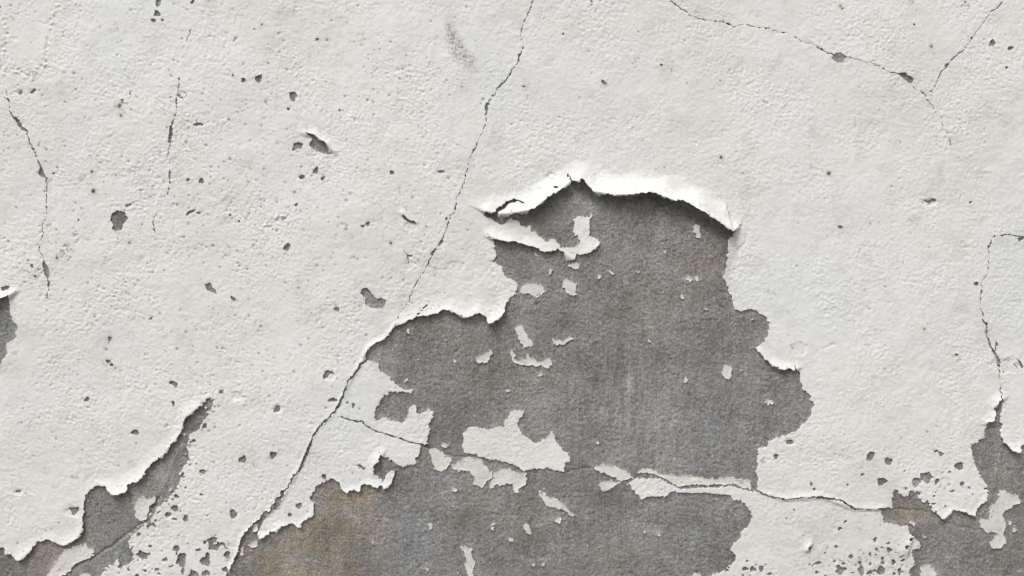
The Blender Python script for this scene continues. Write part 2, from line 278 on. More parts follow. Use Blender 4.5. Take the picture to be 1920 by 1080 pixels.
SPOTS = [  # x, y, half width, half height, angle in degrees: smaller chips
(294,25,5,5,0),(287,38,4,2.5,10),(304,37,2.2,2.2,0),(361,3,3,3,0),(457,150,3.5,4,0),(437,142,2,2,0),(372,233,8,2.5,5),(38,174,4,3,-45),(62,171,6,2.5,-45),(229,187,2,2,0),(244,175,1.6,1.6,0),(549,180,6.5,7,0),(540,204,2.5,2.5,0),(595,73,2.8,2.5,0),(636,206,2.2,2,0),(605,334,4,2.6,-30),
(556,384,2.5,2.5,0),(690,420,3.5,3,0),(680,424,4,2,-20),(735,324,3,4,-20),(827,322,5,3,0),(837,410,1.6,1.6,0),(827,454,3.5,2.6,-30),(811,474,3.2,4.5,30),(632,580,4,4,0),(624,750,7,3,-10),(652,754,2.6,2.4,0),(662,760,3,4,0),(520,767,7,4,-35),
(240,384,4.5,2.6,-20),(377,339,4.2,4,0),(352,337,3,2.4,0),(356,398,8,2.6,-25),(372,399,3.5,2.2,0),(431,403,2,2,0),(447,415,2.2,2,0),(100,325,2,1.8,0),(60,499,3,2.4,0),(147,412,2,2,0),(399,545,8,3.2,30),(437,560,5,3,30),
(325,757,2.4,5,10),(415,735,4,3.4,0),(282,597,2.6,2.2,0),(162,749,3.5,4,0),(252,811,6,5,0),(205,635,3,4,0),(201,678,4,3,0),(209,684,3,2.4,0),
(455,862,7,6,0),(380,885,5,5,0),(328,953,6,5.5,0),(347,974,4.5,4,0),(315,965,4,5,30),(437,964,6,7,0),(331,1029,6,4.6,-30),(372,1031,4.5,2.4,-15),(341,1050,8,11,0),(343,1068,2.6,9,0),(385,1052,7.5,8.5,0),(425,1041,6,6,0),(364,1078,9,7,0),(386,1075,6,5,0),(422,1069,5,4,0),(267,1041,8,6,0),(257,1079,3,3,0),(310,1050,3.5,3,0),(33,922,5,2.6,0),(377,927,2,2,0),(388,967,1.8,1.8,0),(335,1003,1.8,1.8,0),
(512,853,6,6,0),(607,894,4.2,4.2,0),(560,949,5,5,0),(543,966,3,3,0),(1132,155,5,3,25),(1056,63,1.6,1.6,0),(1240,122,2.2,1.8,0),(982,162,2.2,2,0),(1109,3,1.8,1.8,0),(974,103,3,2.6,0),(912,200,2.8,6,0),
(1861,81,5,5.6,0),(1895,90,4.6,3,0),(1887,127,2,2,0),(1714,46,1.8,1.8,0),(1810,4,2.2,1.8,0),(1775,123,3.6,3,-30),(1750,376,4,2.6,0),(1742,378,6,1.8,10),(1820,379,2.6,2.6,0),(1830,532,4,3,0),(1854,462,3,2.4,0),(1794,665,3,1.8,10),(1575,426,4,2.4,0),
(1455,856,4,5,10),(1481,829,6,4,10),(1666,865,6.5,6.5,0),(1764,851,4.2,3.8,0),(1755,846,3,2.2,0),(1798,874,6.5,7,0),(1780,885,2,2,0),(1804,907,4,3.6,0),(1617,890,3.4,2.6,0),(1654,903,8,7,-10),(1737,895,10,9,0),(1718,904,7,8,0),(1756,903,4,5,0),(1721,925,4,4,0),(1699,916,2.2,2.2,0),(1589,909,2.2,2,0),(1521,908,2.6,4,-20),(1527,917,2,3,0),(1696,883,1.8,1.8,0),
(1518,1028,3.6,7,15),(1569,1026,4,4,0),(1547,1037,3,2.2,0),(1596,1044,5.5,5,-40),(1632,1041,3,4.4,0),(1644,1031,3,4,0),(1655,1027,3.2,2.2,0),(1668,1032,5.5,6,0),(1666,1019,4,2.4,-20),(1691,1044,6,2.6,-25),(1676,1054,5.5,6,0),(1655,1047,3.6,4,0),(1692,1051,4,2,-20),(1534,1056,9,3.4,-5),(1565,1052,4,2,-10),(1582,1057,4,3,0),(1575,1071,9,8,0),(1572,1062,4,4,0),(1584,1068,4,5,0),(1615,1070,6,12,0),(1613,1055,4,4,0),(1652,1070,8,11,0),(1655,1056,5,3,0),(1631,1074,7,5,0),(1640,1070,4,3,0),(1532,1074,3,4,0),(1687,1072,4,8,0),(1677,1076,4,4,0),(1599,1074,5,2,0),(1575,992,4,2.4,-15),(1585,978,3,2,-20),(1700,1026,4,4,0),(1397,1066,4.5,3,0),(1411,1067,5,5,0),(1427,1066,4,5,0),(1489,956,2,2,0),(1475,972,1.8,1.8,0),(1632,1058,3,2,0),(1605,1060,2.4,2,0),
]
CRACKS = [  # (points with gap width, groove in the cement)
[(1003,-60,2),(1000,0,2.4),(995,15,2.4),(990,27,2.6),(980,47,2.4),(976,62,1.8),(980,82,2.6),(980,92,2.2),(974,103,3),(972,117,2),(960,132,2.2),(950,147,3.2),(935,165,3),(920,185,2.4),(913,197,4.5),(911,212,2.2),(911,230,2),(904,250,2.2),(896,265,1.9),(894,272,3),(882,292,2),(877,307,2.4),(874,327,2),(865,357,1.9),(856,370,2),(852,400,1.8),(844,406,2.2),(837,430,1.9),(827,454,2.4),(811,474,2.4),(805,490,2),(792,515,2),(780,532,1.8),(774,545,2.2),(765,567,1.8),(750,587,1.8),(741,607,2.4)],
[(687,675,4),(675,685,4.5),(665,702,6),(654,712,3),(647,732,4.5),(644,742,4),(637,757,6),(624,777,3.2),(607,792,3.2),(592,809,4.2),(580,835,5.5),(570,860,5),(562,882,5.5),(549,892,4.5),(540,915,4),(527,925,6)],
[(637,781,2.2),(652,786,3.5),(665,790,3),(680,790,3.5),(687,800,5),(705,808,4),(730,816,3.2),(745,820,4.5),(762,827,5),(780,832,4.5),(794,833,5)],
[(1421,920,4),(1430,925,3),(1440,931,2.6),(1455,932,3),(1470,936,5),(1485,936,3),(1502,932,3.4),(1522,932,4.5),(1540,932,6),(1560,935,3.4),(1580,939,4),(1590,947,4),(1600,954,4),(1625,955,4),(1640,957,3.4),(1654,954,5)],
[(1240,-20,1.9),(1256,0,2),(1272,14,2),(1287,22,2.2),(1292,29,2.4),(1315,36,2.4),(1335,39,2),(1357,41,2.2),(1375,49,3),(1395,46,2.2),(1425,51,1.9),(1440,52,1.8),(1460,60,1.9),(1475,61,2),(1495,70,1.9),(1507,79,2),(1527,82,1.8),(1545,96,2.2),(1562,101,2.2),(1575,107,2),(1590,107,2.2),(1615,114,1.9),(1637,119,2),(1657,130,2),(1667,136,2),(1684,137,2.4),(1700,150,2),(1717,166,2),(1735,177,2.2),(1742,190,1.8),(1755,210,1.8),(1765,217,1.7),(1767,232,1.9),(1771,244,1.7),(1780,254,1.6),(1782,272,1.5),(1787,285,1.5)],
[(1895,-20,1.8),(1882,1,1.8),(1870,15,1.8),(1860,20,2.2),(1845,42,1.8),(1822,72,2.4),(1805,95,2),(1790,107,2.4),(1775,124,2.6),(1762,140,2.2),(1754,162,1.8),(1745,172,1.9),(1736,180,1.8)],
[(3,176,1.8),(10,182,1.8),(17,190,1.8)],[(11,168,2),(17,190,2),(20,212,2.2),(26,218,6),(34,226,6),(41,239,7),(48,242,6),(52,249,2.6),(57,269,2.4),(59,272,3.4),(67,287,2.6),(75,310,3),(77,318,6),(78,326,7.5),(82,331,4),(86,334,2.8),(87,352,2.6),(86,375,2.2),(87,397,2.4),(85,412,2.2),(79,422,2),(81,440,2.2),(72,457,2),(76,475,2),(83,490,3),(86,510,3),(90,530,3),(91,542,2),(86,559,2)],
[(335,142,1.8),(336,155,2.6),(334,170,3),(332,185,2),(331,207,2),(327,222,2),(321,236,2)],[(335,172,1.8),(350,174,1.8),(347,182,2.2),(341,188,1.6)],
[(320,271,2.4),(314,290,2),(312,306,1.7)],[(318,315,2),(317,345,2.2),(314,365,1.8)],[(297,396,1.7),(287,410,2),(287,422,2.4),(291,440,1.7)],[(357,55,1.8),(354,66,2.8),(349,78,1.6)],
[(1940,447,2),(1920,444,2),(1907,442,2.6),(1890,441,3),(1865,442,3.2),(1860,447,3),(1857,457,2.2),(1852,464,2.4),(1855,470,2),(1854,495,2),(1850,515,2),(1842,527,2.2),(1840,539,2),(1837,577,2),(1844,592,2.6),(1842,601,2.4),(1850,606,3.6),(1852,632,3.6),(1855,642,4),(1862,655,5),(1871,672,6.5),(1875,682,5.5),(1875,700,2.4),(1877,715,2),(1876,730,2.8),(1878,745,4)],
[(1870,641,5),(1869,650,4),(1867,660,3)],[(1878,682,2),(1890,670,1.7),(1902,669,1.7),(1910,675,2),(1919,690,2)],[(1901,682,1.7),(1911,692,2)],
[(801,571,2.6),(792,580,2.2),(782,591,2.4)],[(757,471,1.8),(765,480,2),(775,478,1.7)],[(765,480,1.8),(766,495,1.6)],[(1383,419,2),(1384,416,1.8)],[(1220,361,1.9),(1219,355,1.6)],
[(633,305,1.6),(633,320,1.8)],[(761,389,2),(763,396,1.6)],[(913,440,2),(920,447,2.2)],[(1408,1080,2),(1406,1076,2)],[(1481,645,1.6),(1489,655,1.7)],
[(45,924,1.6),(60,934,1.6)],[(474,865,1.8),(476,874,1.7)],[(0,8,1.6),(2,22,1.6)],
]
GROOVES = [  # cracks and ridges running through bare cement: points, depth, half width
([(350,832),(330,855),(320,890),(307,920),(295,936),(283,960),(262,985),(237,1002),(205,1027),(175,1045),(140,1062),(112,1079),(60,1110)],-2.6,2.2),
([(345,838),(326,860),(315,893),(303,922)],1.2,4),
([(1655,953),(1690,956),(1720,957),(1750,960),(1766,976),(1790,985),(1830,995)],-1.8,1.8),
([(1057,886),(1085,881),(1105,876),(1118,880)],-2.2,1.8),
([(1878,812),(1876,850),(1866,900),(1858,935),(1840,965)],1.8,5),
([(790,834),(815,845),(850,855),(900,861)],-2.5,2.4),
([(560,1030),(600,985),(640,960)],-1.0,2.0),
]
# edges that curl away from the wall: points (x, y, height), reach, which side the paint is on (+1: left of travel in a y-down frame = above)
CURLS = [
('upper', [(902,390,3),(912,395,9),(930,402,11),(966,399,14),(1000,393,17),(1028,371,17),(1052,356,15),(1067,342,12),(1087,340,13),(1110,360,19),(1150,367,22),(1190,366,24),(1225,363,24),(1262,378,25),(1300,391,25),(1345,418,23),(1370,434,19),(1380,428,7),(1388,414,1)], 47),
('side', [(1383,425,2.5),(1368,444,3.5),(1364,470,3.5),(1361,500,3),(1355,520,2)], 20),
('peninsula', [(924,445,7),(935,450,8),(985,459,8),(1020,473,6),(1050,470,3),(1076,487,3),(1102,475,3),(1124,458,3)], 22),
('middle', [(741,609,2),(757,606,3),(782,594,5),(817,589,7),(844,581,7),(877,597,9),(895,587,8),(914,606,13),(927,604,12),(947,585,6),(952,562,2)], 32),
('strip', [(12,1040,4),(37,1051,6),(60,1030,4),(95,1012,2.5),(122,1022,6),(145,1009,6),(157,990,4.5),(160,955,2.5),(170,919,1.5),(187,907,3),(202,916,8),(217,928,13),(240,920,12),(262,900,8),(282,872,4.5),(315,845,4),(340,809,4),(350,780,7),(369,765,5),(385,750,1)], 30),
('left_edge', [(-40,574,0),(-30,570,6),(0,561,10),(19,554,7),(30,546,3)], 16),
('notch', [(1419,652,2),(1440,680,6),(1467,694,9),(1487,695,9),(1495,690,4)], 20),
('chip_lip', [(567,249,2),(590,254,5),(611,268,5.5),(627,284,3)], 16),
('right_a', [(1850,792,3),(1863,790,5),(1866,776,4)], 18),
('right_b', [(1864,763,3),(1872,755,6),(1879,748,4)], 20),
('corner', [(1876,815,3),(1887,835,6),(1897,844,8),(1910,849,8),(1916,838,4)], 18),
('tongue', [(484,1004,4),(487,1011,6),(505,1002,5),(527,987,4),(561,989,4),(584,970,3),(589,946,2)], 14),
('fringe', [(624,897,2),(640,917,6),(650,925,7),(675,920,6),(695,909,4),(720,917,6),(736,905,5),(742,882,3)], 16),
('flap', [(700,884,3),(704,872,8),(711,861,9),(716,852,5)], 20),
('small_lip', [(750,396,1),(757,402,3.5),(766,411,3.5),(779,416,2)], 14),
('bottom_flap', [(1508,1033,2),(1514,1030,9),(1519,1020,6)], 14),
('patch_lip', [(1700,1032,8),(1708,1008,6)], 18),
('crack_lip', [(427, 1075, 2), (440, 1050, 2.4), (457, 1002, 2.4), (480, 980, 2), (520, 950, 2), (540, 915, 1.6), (570, 860, 1.5), (592, 809, 1.4), (624, 777, 1.2), (647, 732, 1.2), (665, 702, 1.4), (691, 652, 3), (724, 633, 3), (741, 607, 2.5)], 9),
('right_lip', [(1746,950,2),(1766,974,6),(1785,955,3),(1826,967,5),(1850,935,3)], 14),
('long_lip', [(1421,921,2),(1470,935,3.5),(1540,930,4),(1600,953,4),(1655,953,4)], 12),
]

# ------------------------------------------------------------------ grid over the wall, fine in view, coarser away from it
def axis(lo, hi, flo, fhi, h, grow=1.09, hmax=16.0):
    core = np.arange(flo, fhi + h, h)
    out, x, s = [], core[-1], h
    while x < hi:
        s = min(s * grow, hmax); x += s; out.append(x)
    pre, x, s = [], core[0], h
    while x > lo:
        s = min(s * grow, hmax); x -= s; pre.append(x)
    return np.concatenate([np.array(pre[::-1]), core, np.array(out)])
H = 1.75
XS = axis(-1100, 3020, -16, 1936, H)
YS = axis(-900, 1725, -12, 1092, H)
YS = YS[YS < 1738]
NX, NY = len(XS), len(YS)
X, Y = np.meshgrid(XS, YS)
X = X.astype(np.float32); Y = Y.astype(np.float32)

def perlin(x, y, wl, seed, wly=None):
    r = np.random.default_rng(seed)
    if wly is None:
        a = 0.35 + 0.7 * seed                          # turn every layer so that no grain lines up
        x, y = x * math.cos(a) - y * math.sin(a), x * math.sin(a) + y * math.cos(a)
    u = x / wl + 1000.0; v = y / (wly or wl) + 1000.0
    iu = np.floor(u).astype(np.int64); iv = np.floor(v).astype(np.int64)
    fu = (u - iu).astype(np.float32); fv = (v - iv).astype(np.float32)
    ang = r.random(256 * 256).astype(np.float32) * 2 * np.pi
    gx, gy = np.cos(ang), np.sin(ang)
    def g(a, b, du, dv):
        k = ((iu + a) & 255) * 256 + ((iv + b) & 255)
        return gx[k] * du + gy[k] * dv
    su = fu * fu * fu * (fu * (fu * 6 - 15) + 10); sv = fv * fv * fv * (fv * (fv * 6 - 15) + 10)
    n0 = g(0, 0, fu, fv) * (1 - su) + g(1, 0, fu - 1, fv) * su
    n1 = g(0, 1, fu, fv - 1) * (1 - su) + g(1, 1, fu - 1, fv - 1) * su
    return ((n0 * (1 - sv) + n1 * sv) * 1.5).astype(np.float32)

# ragged edges: outlines are looked up at slightly displaced positions
U = X + 1.6 * perlin(X, Y, 15, 1) + 2.6 * perlin(X, Y, 7.5, 2) + 2.5 * perlin(X, Y, 4.2, 3)
V = Y + 1.6 * perlin(X, Y, 15, 4) + 2.6 * perlin(X, Y, 7.5, 5) + 2.5 * perlin(X, Y, 4.2, 6)

def window(x0, x1, y0, y1):
    i0, i1 = np.searchsorted(XS, [x0, x1]); j0, j1 = np.searchsorted(YS, [y0, y1])
    return slice(max(j0 - 1, 0), min(j1 + 1, NY)), slice(max(i0 - 1, 0), min(i1 + 1, NX))
FAR = 14.0
def seg_dist(u, v, a, b):
    ax, ay = a[:2]; bx, by = b[:2]
    dx, dy = bx - ax, by - ay
    L = dx * dx + dy * dy + 1e-9
    t = np.clip(((u - ax) * dx + (v - ay) * dy) / L, 0, 1)
    return np.hypot(u - ax - t * dx, v - ay - t * dy), t
def poly_field(field, pts, combine):
    """signed distance (positive inside, clamped at FAR) merged into field"""
    p = np.array(pts, float)
    m = FAR + 5
    sl = window(p[:, 0].min() - m, p[:, 0].max() + m, p[:, 1].min() - m, p[:, 1].max() + m)
    u, v = U[sl], V[sl]
    d = np.full(u.shape, FAR, np.float32); ins = np.zeros(u.shape, bool)
    j0, i0 = sl[0].start, sl[1].start
    n = len(p)
    for k in range(n):
        a, b = p[k], p[(k + 1) % n]
        s2 = window(min(a[0], b[0]) - m, max(a[0], b[0]) + m, min(a[1], b[1]) - m, max(a[1], b[1]) + m)
        q = (slice(max(s2[0].start - j0, 0), max(s2[0].stop - j0, 0)), slice(max(s2[1].start - i0, 0), max(s2[1].stop - i0, 0)))
        dd, _ = seg_dist(u[q], v[q], a, b)
        d[q] = np.minimum(d[q], dd)
        lo, hi = min(a[1], b[1]), max(a[1], b[1])
        if hi > lo:
            r = window(0, 1, lo - 6, hi + 6)[0]
            rq = slice(max(r.start - j0, 0), max(r.stop - j0, 0))
            uu, vv = u[rq], v[rq]
            cr = ((a[1] > vv) != (b[1] > vv)) & (uu < (b[0] - a[0]) * (vv - a[1]) / (b[1] - a[1]) + a[0])
            ins[rq] ^= cr
    s = np.where(ins, d, -d)
    field[sl] = combine(field[sl], s)
bare = np.full((NY, NX), -FAR, np.float32)
for h_ in HOLES:
    poly_field(bare, h_, np.maximum)
sub = lambda f, s: np.minimum(f, -s)
for isl in ISLANDS:
    poly_field(bare, isl, sub)
def blob(x, y, rx, ry, ang, k=9, rough=0.28):
    a0 = math.radians(ang); out = []
    ph = RNG.random(3) * 6.28
    for i in range(k):
        a = i / k * 2 * math.pi
        r = 1 + rough * (0.6 * math.sin(2 * a + ph[0]) * 0.6 + 0.5 * math.sin(3 * a + ph[1]) + 0.4 * math.sin(5 * a + ph[2]))
        px, py = rx * r * math.cos(a), ry * r * math.sin(a)
        out.append((x + px * math.cos(a0) - py * math.sin(a0), y + px * math.sin(a0) + py * math.cos(a0)))
    return out
for (x, y) in STRIP[2:34]:
    for _ in range(2):
        q = 0.9 + 2.2 * RNG.random() ** 2
        SPOTS.append((x + RNG.uniform(-2, 13), y + RNG.uniform(-5, 7), q * 1.4, q, RNG.uniform(-60, 20)))
        q = 0.9 + 2.0 * RNG.random() ** 2
        CRUMBS.append((x - RNG.uniform(1, 11), y - RNG.uniform(-3, 6), q))
for (x, y, r) in CRUMBS:
    poly_field(bare, blob(x, y, r, r * 0.85, 20, 7, 0.4), sub)
UB, VB = U, V
U = X + 0.42 * (UB - X); V = Y + 0.42 * (VB - Y)             # small chips keep their own outline
for c in CHIPS:
    poly_field(bare, c, np.maximum)
for (x0, y0, x1, y1, n, r) in [(1500,1035,1715,1085,26,2.2),(225,1015,420,1085,34,2.4),(1640,1000,1712,1060,10,2.2),(290,880,350,1000,12,2.2),(1740,900,1850,960,14,1.8),(1380,1050,1480,1085,12,2.2)]:
    for _ in range(n):
        q = 0.7 + r * RNG.random() ** 1.8
        SPOTS.append((RNG.uniform(x0, x1), RNG.uniform(y0, y1), q * RNG.uniform(0.8, 1.9), q, RNG.uniform(-40, 40)))
for s_ in SPOTS:
    if s_[1] > 1015 and s_[0] > 1500:
        s_ = (s_[0], s_[1], s_[2] * 0.74, s_[3] * 0.74, s_[4])
    poly_field(bare, blob(s_[0], s_[1], s_[2] * 1.2 + 0.3, s_[3] * 1.2 + 0.3, s_[4], k=10), np.maximum)
# chips outside the view so that the wall goes on in the same state
for _ in range(90):
    x, y = RNG.uniform(-900, 2800), RNG.uniform(-600, 1600)
    if -20 < x < 1940 and -20 < y < 1100:
        continue
    poly_field(bare, blob(x, y, RNG.uniform(5, 26), RNG.uniform(5, 20), RNG.uniform(0, 90), 14, 0.5), np.maximum)
U = X + 0.7 * (UB - X); V = Y + 0.7 * (VB - Y)
holes_only = bare.copy()
crack_d = np.full((NY, NX), 30.0, np.float32)
for ck in CRACKS:
    for a, b in zip(ck[:-1], ck[1:]):
        sl = window(min(a[0], b[0]) - 22, max(a[0], b[0]) + 22, min(a[1], b[1]) - 22, max(a[1], b[1]) + 22)
        d, t = seg_dist(U[sl], V[sl], a, b)
        wd = (a[2] + (b[2] - a[2]) * t) * 0.5
        wd = np.where(wd > 1.2, 1.2 + (wd - 1.2) * 0.62, wd) * 0.92 * (1 + 0.25 * perlin(X[sl], Y[sl], 16, 7))
        bare[sl] = np.maximum(bare[sl], np.maximum(wd - d, -FAR))
        crack_d[sl] = np.minimum(crack_d[sl], d)
U, V = UB, VB
F = -bare                                              # > 0 where paint is left
F = np.where(np.abs(F) < 1e-3, 1e-3, F).astype(np.float32)

# ------------------------------------------------------------------ curled edges
lift = np.zeros((NY, NX), np.float32); lift_id = np.zeros((NY, NX), np.int16)
LIFT_SCALE = {'upper': 0.92, 'strip': 0.75, 'middle': 0.8, 'fringe': 0.55, 'tongue': 0.6, 'flap': 0.6, 'patch_lip': 0.5, 'bottom_flap': 0.6, 'corner': 0.7, 'notch': 0.7, 'peninsula': 0.8, 'long_lip': 0.6, 'right_lip': 0.6}
for ci, (nm, pts, R) in enumerate(CURLS):
    p = np.array(pts, float)
    p[:, 2] *= LIFT_SCALE.get(nm, 1.0)
    sl = window(p[:, 0].min() - R, p[:, 0].max() + R, p[:, 1].min() - R, p[:, 1].max() + R)
    x, y = X[sl], Y[sl]
    best = np.full(x.shape, 1e6, np.float32); hh = np.zeros(x.shape, np.float32); side = np.zeros(x.shape, np.float32)
    for a, b in zip(p[:-1], p[1:]):
        d, t = seg_dist(x, y, a, b)
        cr = (b[0] - a[0]) * (y - a[1]) - (b[1] - a[1]) * (x - a[0])
        L = math.hypot(b[0] - a[0], b[1] - a[1])
        k = d < best - 1e-4
        best = np.where(k, d, best); hh = np.where(k, a[2] + (b[2] - a[2]) * t, hh)
        side = np.where(k, cr / L, side)
    rr = R * (0.55 + 0.45 * np.clip(hh / p[:, 2].max(), 0, 1)) * (1 + 0.25 * perlin(x, y, 40, 60 + ci))
    s = np.clip(1 - best / rr, 0, 1)
    prof = 0.45 * s ** 1.2 + 0.55 * s ** 2.2
    val = hh * prof * (1 + 0.10 * perlin(x, y, 30, 90 + ci) + 0.05 * perlin(x, y, 11, 120 + ci))
    val = np.where(side < 5.0, val, 0)                 # a little tolerance past the line
    up = val > lift[sl]
    lift[sl] = np.where(up, val, lift[sl]); lift_id[sl] = np.where(up, ci + 1, lift_id[sl])
smooth = np.clip(lift / 12.0, 0, 1)

# ------------------------------------------------------------------ relief of paint and cement (mm, towards the viewer)
und = 3.0 * perlin(X, Y, 330, 20) + 1.5 * perlin(X, Y, 120, 21) + 0.5 * perlin(X, Y, 48, 22)
n9, n5 = perlin(X, Y, 9.5, 23), perlin(X, Y, 5.6, 24)
wx = X + 4 * perlin(X, Y, 17, 25); wy = Y + 4 * perlin(X, Y, 17, 26)
ridge = 1 - 2 * np.abs(perlin(wx, wy, 14, 27, 11))
patch = np.clip(0.92 + 0.35 * perlin(X, Y, 150, 28) + 0.35 * perlin(X, Y, 60, 29), 0.55, 1.4)
# trowelled, smoother corner at the upper left
tro = np.clip(1 - np.hypot((X - 40) / 95, (Y - 55) / 75), 0, 1)
patch = patch * (1 - 0.6 * np.clip(tro * 2, 0, 1))
rough = np.clip(0.85 + 0.8 * perlin(X, Y, 120, 32) + 0.55 * perlin(X, Y, 34, 33), 0.2, 1.7) * (1 + 0.15 * np.clip((900 - X) / 500, 0, 1))
stip = (0.32 * perlin(X, Y, 17, 34) + 0.30 * n9 + 0.10 * ridge) * patch + (0.42 * n5 + 0.36 * perlin(X, Y, 3.9, 30)) * rough * (1 - 0.55 * np.clip(tro * 2, 0, 1))
pits = np.clip(perlin(X, Y, 5.2, 35) - 0.36, 0, 1) + np.clip(perlin(X, Y, 3.9, 36) - 0.42, 0, 1)
stip -= 3.2 * pits * np.clip(rough - 0.45, 0, 1.3)
zp = und + 0.8 * stip * (1 - 0.3 * smooth)
for (x, y, rx, ry, dep) in [(445,743,9,8,1.4),(520,767,9,7,1.2),(1035,331,9,7,1.3),(1035,331,4,4,-1.0),(38,174,8,5,1.0),(62,172,8,5,1.0),(618,705,11,9,1.2),(1742,379,14,6,1.2),(342,180,9,8,1.0),(1884,686,26,14,1.0),(1497,655,14,12,0.8),(33,922,9,5,1.0),(592,285,12,8,0.9),(770,425,12,8,0.8),(137,960,14,9,1.0),(315,968,7,6,1.1),(1481,829,9,6,1.0),(768,495,8,12,.7),(855,500,16,9,.8)]:
    sl = window(x - 40, x + 40, y - 40, y + 40)
    d = np.hypot((X[sl] - x) / rx, (Y[sl] - y) / ry) + 0.35 * perlin(X[sl], Y[sl], 9, 77)
    zp[sl] -= dep * np.clip((1.15 - d) * 4, 0, 1)
d = np.abs(np.hypot((X - 470) / 1.0, Y - 945) - 13); zp -= 1.0 * np.exp(-(d / 1.3) ** 2) * (perlin(X, Y, 20, 78) > -0.25)
for pts_, amp, hw in [([(110,-5),(97,40),(88,85),(80,122)],1.5,4),([(0,128),(30,134),(62,137),(85,120)],1.7,6),([(0,30),(12,60),(4,100)],1.3,6),([(20,72),(34,73)],-0.9,1.5),([(22,26),(34,27)],-0.9,1.5),([(60,40),(90,44)],-0.9,1.6),([(487,430),(520,405),(545,398)],1.2,7),([(210,580),(255,585),(285,597)],-0.8,1.6),([(1545,655),(1560,646),(1566,648)],-1.0,1.6),([(1400,440),(1399,455),(1384,468),(1382,474)],-1.2,2),([(1392,420),(1391,432)],-1.0,1.6)]:
    for a, b in zip(pts_[:-1], pts_[1:]):
        sl = window(min(a[0], b[0]) - 20, max(a[0], b[0]) + 20, min(a[1], b[1]) - 20, max(a[1], b[1]) + 20)
        d = seg_dist(U[sl], V[sl], a, b)[0]
        zp[sl] += amp * np.exp(-(d / hw) ** 2) * (perlin(X[sl], Y[sl], 7, 79) * 1.4 if amp > 0 else 1)
edge = np.clip(1 - F / 9.0, 0, 1)
zp = zp + (edge ** 2) * np.clip(0.9 * perlin(X, Y, 26, 31) + 0.25, 0, 1.4) * 0.6
zp = zp + lift
zp = zp - 0.25 * np.clip(1 - F / 1.6, 0, 1)              # worn rounding at the broken edge
zb = und - 2.9 + 0.55 * perlin(X, Y, 26, 40) + 0.40 * perlin(X, Y, 9, 41) + 0.50 * perlin(X, Y, 5.5, 42) + 0.42 * perlin(X, Y, 3.8, 43)
zb = zb + 0.4 * (1 - 2 * np.abs(perlin(X, Y, 12, 44)))
cpit = np.clip(perlin(X, Y, 7.5, 47) - 0.36, 0, 1) + np.clip(perlin(X, Y, 4.6, 48) - 0.36, 0, 1)
zb = zb - 2.6 * cpit * np.clip(0.6 + 1.2 * perlin(X, Y, 45, 56), 0, 1.4) + 1.8 * np.clip(perlin(X, Y, 5.0, 49) - 0.38, 0, 1)
zb = zb + 0.35 * perlin(X, Y, 9, 52, 40) * np.clip(1.4 - np.hypot((X - 1180) / 260, (Y - 790) / 220), 0, 1) * 2
zb = zb - 2.2 * np.exp(-(crack_d / 1.8) ** 2) * (holes_only < 1)
sl = window(880, 1420, 280, 520)                          # hollow added in the render to deepen the shade under the big lip
d = np.full(X[sl].shape, 99.0, np.float32)
for a, b in zip(UPPER_LIP[3:-1], UPPER_LIP[4:]):
    d = np.minimum(d, seg_dist(X[sl], Y[sl] - 4, a, b)[0])
zb[sl] -= 8.0 * np.exp(-(d / 14.0) ** 2)
for pts, dep, hw in GROOVES:
    for a, b in zip(pts[:-1], pts[1:]):
        sl = window(min(a[0], b[0]) - 20, max(a[0], b[0]) + 20, min(a[1], b[1]) - 20, max(a[1], b[1]) + 20)
        d, t = seg_dist(U[sl], V[sl], a, b)
        g = dep * np.exp(-(d / hw) ** 2)
        zb[sl] = np.minimum(zb[sl], und[sl] - 2.9 + g) if dep < 0 else np.maximum(zb[sl], und[sl] - 2.9 + g + 0.3 * perlin(X[sl], Y[sl], 5, 46) - 3 * (d > 2 * hw))

# ------------------------------------------------------------------ stains (dirt, rust, old colour), part of the paint itself
dirt = np.zeros((NY, NX), np.float32); rust = dirt.copy(); beige = dirt.copy()
speck = perlin(X, Y, 3.6, 50); speck2 = perlin(X, Y, 8, 51)
def ell(x, y, rx, ry, ang=0, m=1.6):
    sl = window(x - max(rx, ry) * m, x + max(rx, ry) * m, y - max(rx, ry) * m, y + max(rx, ry) * m)
    a = math.radians(ang); dx, dy = X[sl] - x, Y[sl] - y
    u = (dx * math.cos(a) + dy * math.sin(a)) / rx; v = (-dx * math.sin(a) + dy * math.cos(a)) / ry
    return sl, np.clip(1 - np.hypot(u, v), 0, 1)
# brown scuff left of the long crack
for (x, y, rx, ry, an, k) in [(846,62,32,13,76,1.0),(856,88,44,20,70,1.0),(876,112,36,18,60,0.8),(850,75,28,12,80,0.8)]:
    sl, e = ell(x, y, rx, ry, an)
    q = np.clip(e * 1.7, 0, 1) * np.clip(0.30 + 0.9 * speck[sl] + 0.4 * speck2[sl], 0, 1)
    dirt[sl] = np.maximum(dirt[sl], q * k); beige[sl] = np.maximum(beige[sl], e * 0.35)
